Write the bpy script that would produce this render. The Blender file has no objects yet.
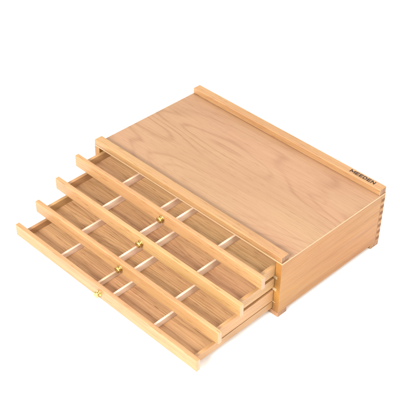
import bpy, bmesh, math, random
from mathutils import Matrix, Vector
random.seed(4)
S = bpy.context.scene
COL = S.collection
GZ = -0.0083                      # height of the table surface (the box's own z=0 is the underside of its case)

# ------------------------------------------------------------------ camera
cd = bpy.data.cameras.new('camera'); cam = bpy.data.objects.new('camera', cd); COL.objects.link(cam)
cd.sensor_width = 36; cd.lens = 36*1028.77/400; cd.clip_start = .01; cd.clip_end = 100
cam.location = (1.0658, -.8413, 1.0376)
cam.rotation_euler = (math.radians(51.98197), math.radians(-.86893), math.radians(45.2063))
S.camera = cam
# ------------------------------------------------------------------ light: a white product-photo studio
w = bpy.data.worlds.new('World'); S.world = w; w.use_nodes = True
wn = w.node_tree.nodes['Background']; wn.inputs[1].default_value = 1
def _world():                                   # a pale room: bright ceiling, dimmer walls near the floor
    nt = w.node_tree; N = nt.nodes.new
    tc = N('ShaderNodeTexCoord'); sp = N('ShaderNodeSeparateXYZ'); mr = N('ShaderNodeMapRange'); cr = N('ShaderNodeMix'); cr.data_type = 'RGBA'
    mr.interpolation_type = 'SMOOTHSTEP'; mr.inputs[1].default_value = .02; mr.inputs[2].default_value = .55
    cr.inputs[6].default_value = (.37, .335, .29, 1); cr.inputs[7].default_value = (.87, .83, .775, 1)
    nt.links.new(tc.outputs['Generated'], sp.inputs[0]); nt.links.new(sp.outputs['Z'], mr.inputs[0])
    nt.links.new(mr.outputs[0], cr.inputs[0]); nt.links.new(cr.outputs[2], wn.inputs[0])
_world()
def softbox(name, loc, target, size, power, col=(1,1,1)):
    l = bpy.data.lights.new(name, 'AREA'); l.shape = 'RECTANGLE'; l.size, l.size_y = size; l.energy = power; l.color = col
    o = bpy.data.objects.new(name, l); COL.objects.link(o); o.location = loc
    o.rotation_euler = (Vector(target)-Vector(loc)).to_track_quat('-Z', 'Y').to_euler()
    return o
softbox('softbox_front', (.50, -1.8, 1.25), (.2, .05, 0), (1.0, .5), 70, (1, .97, .92))
softbox('softbox_side', (1.9, .1, 1.1), (.2, .05, 0), (.9, .9), 17, (1, .95, .9))
softbox('softbox_overhead', (-.2, .5, 2.0), (.2, .05, 0), (1.6, 1.4), 15, (1, .98, .96))
S.view_settings.view_transform = 'Standard'; S.view_settings.look = 'None'
S.view_settings.exposure = .35; S.view_settings.gamma = 1
S.render.engine = 'CYCLES'

# ------------------------------------------------------------------ materials
def newmat(name):
    m = bpy.data.materials.new(name); m.use_nodes = True
    nt = m.node_tree; return m, nt, nt.nodes['Principled BSDF']
def wood(name, light, dark, axis='X', rings=7.0, ring_amt=.5, fibre=.35, pores=.3, rough=.42, blot=.25, lowx=2.2, lowy=13.0, coat=.12, seed=0.0, fine=False):
    """grain runs along axis; light / dark are the early- and late-wood colours"""
    m, nt, b = newmat(name); N = nt.nodes.new; L = nt.links.new
    tc = N('ShaderNodeTexCoord'); oi = N('ShaderNodeObjectInfo')
    off = N('ShaderNodeVectorMath'); off.operation = 'SCALE'; off.inputs[0].default_value = (3.1, 1.7, 2.3)
    L(oi.outputs['Random'], off.inputs['Scale'])
    add = N('ShaderNodeVectorMath'); add.operation = 'ADD'; L(tc.outputs['Object'], add.inputs[0]); L(off.outputs[0], add.inputs[1])
    add2 = N('ShaderNodeVectorMath'); add2.operation = 'ADD'; L(add.outputs[0], add2.inputs[0]); add2.inputs[1].default_value = (seed, seed*.7, seed*.3)
    def scaled(a, c):
        mp = N('ShaderNodeMapping'); s = [c, c, c]; s['XYZ'.index(axis)] = a
        mp.inputs['Scale'].default_value = s; L(add2.outputs[0], mp.inputs[0]); return mp.outputs[0]
    def noise(vec, sc, det=2, dist=0.0, rough=.5):
        n = N('ShaderNodeTexNoise'); n.inputs['Scale'].default_value = sc; n.inputs['Detail'].default_value = det
        n.inputs['Roughness'].default_value = rough; n.inputs['Distortion'].default_value = dist; L(vec, n.inputs['Vector']); return n.outputs[0]
    def math_(op, a, bb=None, c=None, clamp=False):
        n = N('ShaderNodeMath'); n.operation = op; n.use_clamp = clamp
        for i, v in enumerate((a, bb, c)):
            if v is None: continue
            if isinstance(v, (int, float)): n.inputs[i].default_value = v
            else: L(v, n.inputs[i])
        return n.outputs[0]
    def remap(v, a, bb):
        n = N('ShaderNodeMapRange'); n.inputs[1].default_value = a; n.inputs[2].default_value = bb; n.interpolation_type = 'SMOOTHSTEP'
        L(v, n.inputs[0]); return n.outputs[0]
    # contour lines of a stretched field: cathedral figure
    f = noise(scaled(lowx, lowy), 1.0, 1.5, .3, .35)
    wob = noise(scaled(6, 120), 1.0, 2)
    ph = math_('ADD', math_('MULTIPLY', f, rings*6.28*1.6), math_('MULTIPLY', wob, 1.6))
    s = math_('MULTIPLY', math_('SINE', ph), .5); s = math_('ADD', s, .5)
    ring = math_('POWER', s, 5.0)
    ringmask = remap(noise(scaled(3, 16), 1.0, 1), .35, .65)
    ring = math_('MULTIPLY', ring, math_('ADD', math_('MULTIPLY', ringmask, .75), .25))
    fib = remap(noise(scaled(14, 420), 1.0, 3, 0, .6), .3, .7)
    fib2 = remap(noise(scaled(4, 560 if fine else 1000), 1.0, 2), .38, .62)
    por = remap(noise(scaled(42, 800), 1.0, 1), .62, .74)
    bl = remap(noise(scaled(4, 14), 1.0, 3), .3, .7)
    t = math_('MULTIPLY', ring, ring_amt)
    t = math_('ADD', t, math_('MULTIPLY', fib, fibre*.6))
    t = math_('ADD', t, math_('MULTIPLY', fib2, fibre*.4))
    t = math_('ADD', t, math_('MULTIPLY', bl, blot))
    t = math_('ADD', t, math_('MULTIPLY', por, pores), None, True)
    mx = N('ShaderNodeMix'); mx.data_type = 'RGBA'
    mx.inputs[6].default_value = (*light, 1); mx.inputs[7].default_value = (*dark, 1); L(t, mx.inputs[0])
    # slow change of hue over the board and from board to board
    hv = N('ShaderNodeHueSaturation')
    L(mx.outputs[2], hv.inputs['Color'])
    L(math_('ADD', math_('MULTIPLY', noise(scaled(3, 9), 1.0, 1), .036), .482), hv.inputs['Hue'])
    L(math_('ADD', math_('MULTIPLY', oi.outputs['Random'], .12), .94), hv.inputs['Value'])
    L(hv.outputs[0], b.inputs['Base Color'])
    L(math_('ADD', math_('MULTIPLY', fib, .16), rough-.06), b.inputs['Roughness'])
    b.inputs['Coat Weight'].default_value = coat; b.inputs['Coat Roughness'].default_value = .28
    bp = N('ShaderNodeBump'); bp.inputs['Strength'].default_value = .22; bp.inputs['Distance'].default_value = .0004
    L(math_('SUBTRACT', fib, math_('ADD', math_('MULTIPLY', por, 1.5), ring)), bp.inputs['Height']); L(bp.outputs[0], b.inputs['Normal'])
    return m
M = {}
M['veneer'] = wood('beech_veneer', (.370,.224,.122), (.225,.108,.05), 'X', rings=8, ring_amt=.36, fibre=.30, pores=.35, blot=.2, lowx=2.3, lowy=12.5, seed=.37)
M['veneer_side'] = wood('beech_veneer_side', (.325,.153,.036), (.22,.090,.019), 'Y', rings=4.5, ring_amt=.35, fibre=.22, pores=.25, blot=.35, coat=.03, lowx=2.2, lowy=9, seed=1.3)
M['solid'] = wood('beech_solid', (.405,.243,.110), (.27,.130,.048), 'X', rings=2.5, ring_amt=.30, fibre=.4, pores=.85, blot=.25, lowx=1.6, lowy=30)
M['solid_y'] = wood('beech_solid_depthwise', (.42,.24,.11), (.27,.13,.05), 'Y', rings=2.5, ring_amt=.3, fibre=.35, pores=.4, blot=.25, lowx=1.6, lowy=30)
M['pale'] = wood('pale_ply_edge', (.52,.36,.20), (.38,.235,.115), 'X', rings=2, ring_amt=.2, fibre=.4, pores=.2, blot=.2)
M['divider'] = wood('pale_divider', (.80,.64,.50), (.58,.37,.25), 'Y', rings=2, ring_amt=.3, fibre=.4, pores=.3, blot=.35)
M['floor'] = wood('tray_floor_ply', (.60,.36,.18), (.24,.11,.04), 'X', rings=16, ring_amt=.24, fibre=.5, pores=.5, blot=.2, lowx=1.2, lowy=22, coat=0.0, rough=.6, fine=True)
M['end'] = wood('end_grain', (.22,.095,.035), (.12,.045,.017), 'Z', rings=3, ring_amt=.5, fibre=.6, pores=.5, blot=.3, coat=0.0, rough=.75)
M['endf'] = wood('end_grain_pale', (.46,.30,.19), (.30,.17,.10), 'Z', rings=3, ring_amt=.4, fibre=.6, pores=.5, blot=.3)
M['endl'] = wood('end_grain_light', (.32,.17,.085), (.19,.09,.042), 'Z', rings=3, ring_amt=.5, fibre=.6, pores=.5, blot=.3, coat=0.05, rough=.5)
m, nt, b = newmat('brass'); b.inputs['Base Color'].default_value = (.62,.47,.17,1); b.inputs['Metallic'].default_value = 1
n = nt.nodes.new('ShaderNodeTexNoise'); n.inputs['Scale'].default_value = 900
r = nt.nodes.new('ShaderNodeMapRange'); r.inputs[3].default_value = .12; r.inputs[4].default_value = .28
nt.links.new(n.outputs[0], r.inputs[0]); nt.links.new(r.outputs[0], b.inputs['Roughness']); M['brass'] = m
m, nt, b = newmat('burnt_lettering'); b.inputs['Base Color'].default_value = (.035,.018,.010,1); b.inputs['Roughness'].default_value = .7
n = nt.nodes.new('ShaderNodeTexNoise'); n.inputs['Scale'].default_value = 1500
r = nt.nodes.new('ShaderNodeMix'); r.data_type = 'RGBA'; r.inputs[6].default_value = (.012,.006,.003,1); r.inputs[7].default_value = (.035,.016,.008,1)
nt.links.new(n.outputs[0], r.inputs[0]); nt.links.new(r.outputs[2], b.inputs['Base Color']); M['ink'] = m
m, nt, b = newmat('white_table'); b.inputs['Roughness'].default_value = .9; b.inputs['Specular IOR Level'].default_value = .2
n = nt.nodes.new('ShaderNodeTexNoise'); n.inputs['Scale'].default_value = 60
r = nt.nodes.new('ShaderNodeMix'); r.data_type = 'RGBA'; r.inputs[6].default_value = (.93,.93,.93,1); r.inputs[7].default_value = (.945,.945,.945,1)
nt.links.new(n.outputs[0], r.inputs[0]); nt.links.new(r.outputs[2], b.inputs['Base Color']); M['white'] = m

# ------------------------------------------------------------------ mesh helpers
def box(bm, x0, x1, y0, y1, z0, z1, bev=.0006, seg=2, mi=0, ends=None, end_axis=0):
    """bevelled box; ends = material index of the two faces across end_axis"""
    t = bmesh.new()
    bmesh.ops.create_cube(t, size=1)
    for v in t.verts:
        v.co = Vector((x0+(v.co.x+.5)*(x1-x0), y0+(v.co.y+.5)*(y1-y0), z0+(v.co.z+.5)*(z1-z0)))
    if bev: bmesh.ops.bevel(t, geom=t.edges[:], offset=bev, segments=seg, profile=.5, affect='EDGES')
    bmesh.ops.recalc_face_normals(t, faces=t.faces[:])
    for f in t.faces:
        f.smooth = True; f.material_index = mi
        if ends is not None and abs(f.normal[end_axis]) > .9: f.material_index = ends
    me = bpy.data.meshes.new('tmp'); t.to_mesh(me); t.free(); bm.from_mesh(me); bpy.data.meshes.remove(me)
def obj(name, bm, mats, parent=None, label=None, loc=(0,0,0)):
    me = bpy.data.meshes.new(name); bm.to_mesh(me); bm.free()
    for mm in (mats if isinstance(mats, (list, tuple)) else [mats]): me.materials.append(mm)
    o = bpy.data.objects.new(name, me); COL.objects.link(o); o.parent = parent; o.location = loc
    wm = o.modifiers.new('wn', 'WEIGHTED_NORMAL'); wm.keep_sharp = True
    if label: o['label'] = label
    return o
def lathe(bm, prof, seg=40):
    """profile (radius, distance) turned about the -Y axis"""
    rings = [[bm.verts.new((r*math.cos(a), -d, r*math.sin(a))) for a in (2*math.pi*k/seg for k in range(seg))] for r, d in prof]
    for a, b_ in zip(rings, rings[1:]):
        for k in range(seg): bm.faces.new((a[k], a[(k+1) % seg], b_[(k+1) % seg], b_[k])).smooth = True
    bm.faces.new(rings[0]); bm.faces.new(rings[-1])
    bmesh.ops.recalc_face_normals(bm, faces=bm.faces[:])

# ------------------------------------------------------------------ setting
bm = bmesh.new(); bmesh.ops.create_grid(bm, x_segments=1, y_segments=1, size=6)
g = obj('table_surface', bm, M['white'], loc=(0, 0, GZ)); g.modifiers.clear(); g['kind'] = 'structure'

# ------------------------------------------------------------------ the box
W, D, H = .400, .2358, .0943
T = .0110                              # thickness of the case's sides
PT = .0025                             # top panel
root = bpy.data.objects.new('art_storage_box', None); COL.objects.link(root); root.location = (0, 0, GZ)
root['label'] = 'light beech wood art supply box with four shallow drawers stepped open, on plain white'
root['category'] = 'storage box'
UP = -GZ
def P(name, bm, mats, label=None): return obj(name, bm, mats, root, label, (0, 0, UP))

# box-jointed sides and back: dark end grain of the back shows on the side faces
FZ = [(.0815-.01235*i-.0031, .0815-.01235*i+.0031) for i in range(7)][::-1]   # the back's fingers
BT = .0090
for s in (0, 1):
    x0, x1 = (0, T) if s == 0 else (W-T, W)
    bm = bmesh.new()
    box(bm, x0, x1, 0, D-BT, 0, H-PT, .0004)
    z = 0
    for a, b_ in FZ + [(H-PT, None)]:
        box(bm, x0, x1, D-BT-.001, D, z+.0001, a-.0001, .0003, 1)
        z = b_
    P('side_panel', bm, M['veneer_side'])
bm = bmesh.new()
box(bm, T+.0001, W-T-.0001, D-BT, D-.0002, 0.0002, H-PT-.0002, .0003)
for a, b_ in FZ:
    box(bm, .0002, W+.0001, D-BT+.0001, D+.0002, a, b_, .0003, 1, 0, 1, 0)
P('back_panel', bm, [M['veneer'], M['end']])
# top panel, thin ply, its pale edge in view all round
bm = bmesh.new(); box(bm, 0, W+.0004, -.0003, D+.0002, H-PT, H, .0004, 2, 1)
for f in bm.faces:
    if f.normal.z > .9: f.material_index = 0
P('top_panel', bm, [M['veneer'], M['pale']])
bm = bmesh.new(); box(bm, T, W-T, .001, D-BT, .0003, .0024, .0003); P('bottom_panel', bm, M['floor'])
# rails on the top
bm = bmesh.new(); box(bm, .0004, W-.0012, -.0002, .0150, H, H+.0092, .0010, 3, 0, 1, 0); P('front_rail', bm, [M['solid'], M['endl']])
bm = bmesh.new(); box(bm, .0004, W-.0004, D-.0151, D, H, H+.0109, .0012, 3, 0, 1, 0); rail = P('back_rail', bm, [M['solid'], M['endl']])
# lettering burnt into the back rail
GL = {'M': (1.15, [((0,0),(0,1)), ((0,1),(.575,.25)), ((.575,.25),(1.15,1)), ((1.15,1),(1.15,0))]),
      'E': (.72, [((0,0),(0,1)), ((0,1),(.72,1)), ((0,.5),(.64,.5)), ((0,0),(.72,0))]),
      'D': (.85, [((0,0),(0,1)), ((0,1),(.45,1)), ((.45,1),(.76,.83)), ((.76,.83),(.85,.5)), ((.85,.5),(.76,.17)), ((.76,.17),(.45,0)), ((.45,0),(0,0))]),
      'N': (.88, [((0,0),(0,1)), ((0,1),(.88,0)), ((.88,0),(.88,1))])}
lh = .0058; gap = .42; sw = .00092
tw = sum(GL[c][0] for c in 'MEEDEN')+gap*5; fx = .0455/(tw*lh)
bm = bmesh.new(); u = -tw/2; k = 0
for c in 'MEEDEN':
    for p, q in GL[c][1]:
        a = Vector(((u+p[0])*lh*fx, (p[1]-.5)*lh)); b_ = Vector(((u+q[0])*lh*fx, (q[1]-.5)*lh))
        d = (b_-a).normalized(); n_ = Vector((-d.y, d.x))*sw; a = a-d*sw*.8; b_ = b_+d*sw*.8
        zt = .00005+.000008*(k % 5); k += 1
        q4 = [bm.verts.new((*v, zt)) for v in (a-n_, b_-n_, b_+n_, a+n_)]; bm.faces.new(q4)
    u += GL[c][0]+gap
let = obj('lettering', bm, M['ink'], rail, None, (.3597, D-.0070, H+.0109)); let.modifiers.clear()
# feet
for x in (0, W-.0195):
    for y in (-.0004, D-.0190):
        bm = bmesh.new(); box(bm, x-.0002, x+.0195+.0002, y, y+.0190, -.0081, -.0003, .0008, 2, 0, 1, 0); P('foot', bm, [M['solid_y'], M['endl']])
# drawer runners let into the sides
PITCH = .0225
TOPS = [.0830-PITCH*i for i in range(4)]; BOTS = [.0660, .0436, .0170, .0030]
for i in range(3):
    z1 = BOTS[i]-.0003; z0 = TOPS[i+1]+.0003
    for s in (0, 1):
        x0, x1 = (T-.0045, T+.0050) if s == 0 else (W-T-.0050, W-T+.0045)
        bm = bmesh.new(); box(bm, x0, x1, -.0009, D-BT-.003, z0, z1, .0004); P('runner', bm, M['pale'])

# ------------------------------------------------------------------ drawers
PULL = [.0404, .0819, .1236, .1645]
DROOP = .020
FT, FH = .0073, .0212                  # front board
DL = .2180                             # length of the tray behind the front
XS = [.0960, .1812, .2152, .3020]
drawer_label = ['uppermost drawer, pulled out the least', 'second drawer from the top, a little farther out',
                'third drawer from the top, well pulled out', 'lowest drawer, pulled out the farthest']
knob_bm = bmesh.new()
lathe(knob_bm, [(.0049, -.0002), (.0053, .0003), (.0052, .0009), (.0042, .0014), (.0028, .0018), (.0024, .0028), (.0026, .0036), (.0036, .0042),
           (.0047, .0049), (.0052, .0058), (.0051, .0067), (.0044, .0074), (.0031, .0078), (.0026, .0076), (.0012, .0079)])
knob_me = bpy.data.meshes.new('knob'); knob_bm.to_mesh(knob_me); knob_me.materials.append(M['brass'])
for i in range(4):
    zt, zb = TOPS[i], BOTS[i]
    ya = FT; yb = ya+DL                # tray between the front's back face and the tray's back
    xa, xb = T+.0006, W-T-.0006; ts = .0058
    piv = (0, -PULL[i], UP)            # local y=0 is the front's outer face
    fl = max(zt-.0125, zb+.0022)       # top of the tray floor
    bm = bmesh.new()
    box(bm, xa, xa+ts, ya, yb, zb, zt, .0006)
    box(bm, xb-ts, xb, ya, yb, zb, zt, .0006)
    box(bm, xa+ts, xb-ts, yb-.006, yb-.0002, zb+.0001, zt-.0004, .0004)
    if i < 2:                          # added strip under each side's inner half, blocking light so the gap reads dark
        zl = TOPS[i+1]+.0005
        box(bm, xa+ts-.0026, xa+ts-.0001, ya+.0005, yb-.007, zl, zb-.00005, .0003, 1)
        box(bm, xb-ts+.0001, xb-ts+.0026, ya+.0005, yb-.007, zl, zb-.00005, .0003, 1)
    dr = obj('drawer', bm, M['solid_y'], root, drawer_label[i], piv)
    bm = bmesh.new(); box(bm, xa+ts-.0005, xb-ts+.0005, ya-.0003, yb-.0055, fl-.0022, fl, 0); obj('drawer_floor', bm, M['floor'], dr)
    ztf = .0928-PITCH*i
    bm = bmesh.new(); box(bm, 0, W, 0, FT, ztf-FH, ztf, .0011, 3, 0, 1, 0)
    obj('drawer_front', bm, [M['solid'], M['endf']], dr)
    for xd in XS:
        bm = bmesh.new(); box(bm, xd-.0019, xd+.0019, ya+.0001, yb-.0062, fl-.0001, zt-.0006, .0007, 2); obj('divider', bm, M['divider'], dr)
    k = bpy.data.objects.new('knob', knob_me); COL.objects.link(k); k.parent = dr; k.location = (.2+(.0006, -.0004, .0003, -.0005)[i], 0, ztf-FH/2+(.0002, -.0003, .0001, 0)[i]); k.rotation_euler = (0, .7*i, 0)
    # the open drawer sags about the mouth of the case
    c = Vector((0, 0, zb+UP)); R = Matrix.Translation(c) @ Matrix.Rotation(DROOP, 4, 'X') @ Matrix.Translation(-c)
    dr.matrix_local = R @ Matrix.Translation(Vector(piv))
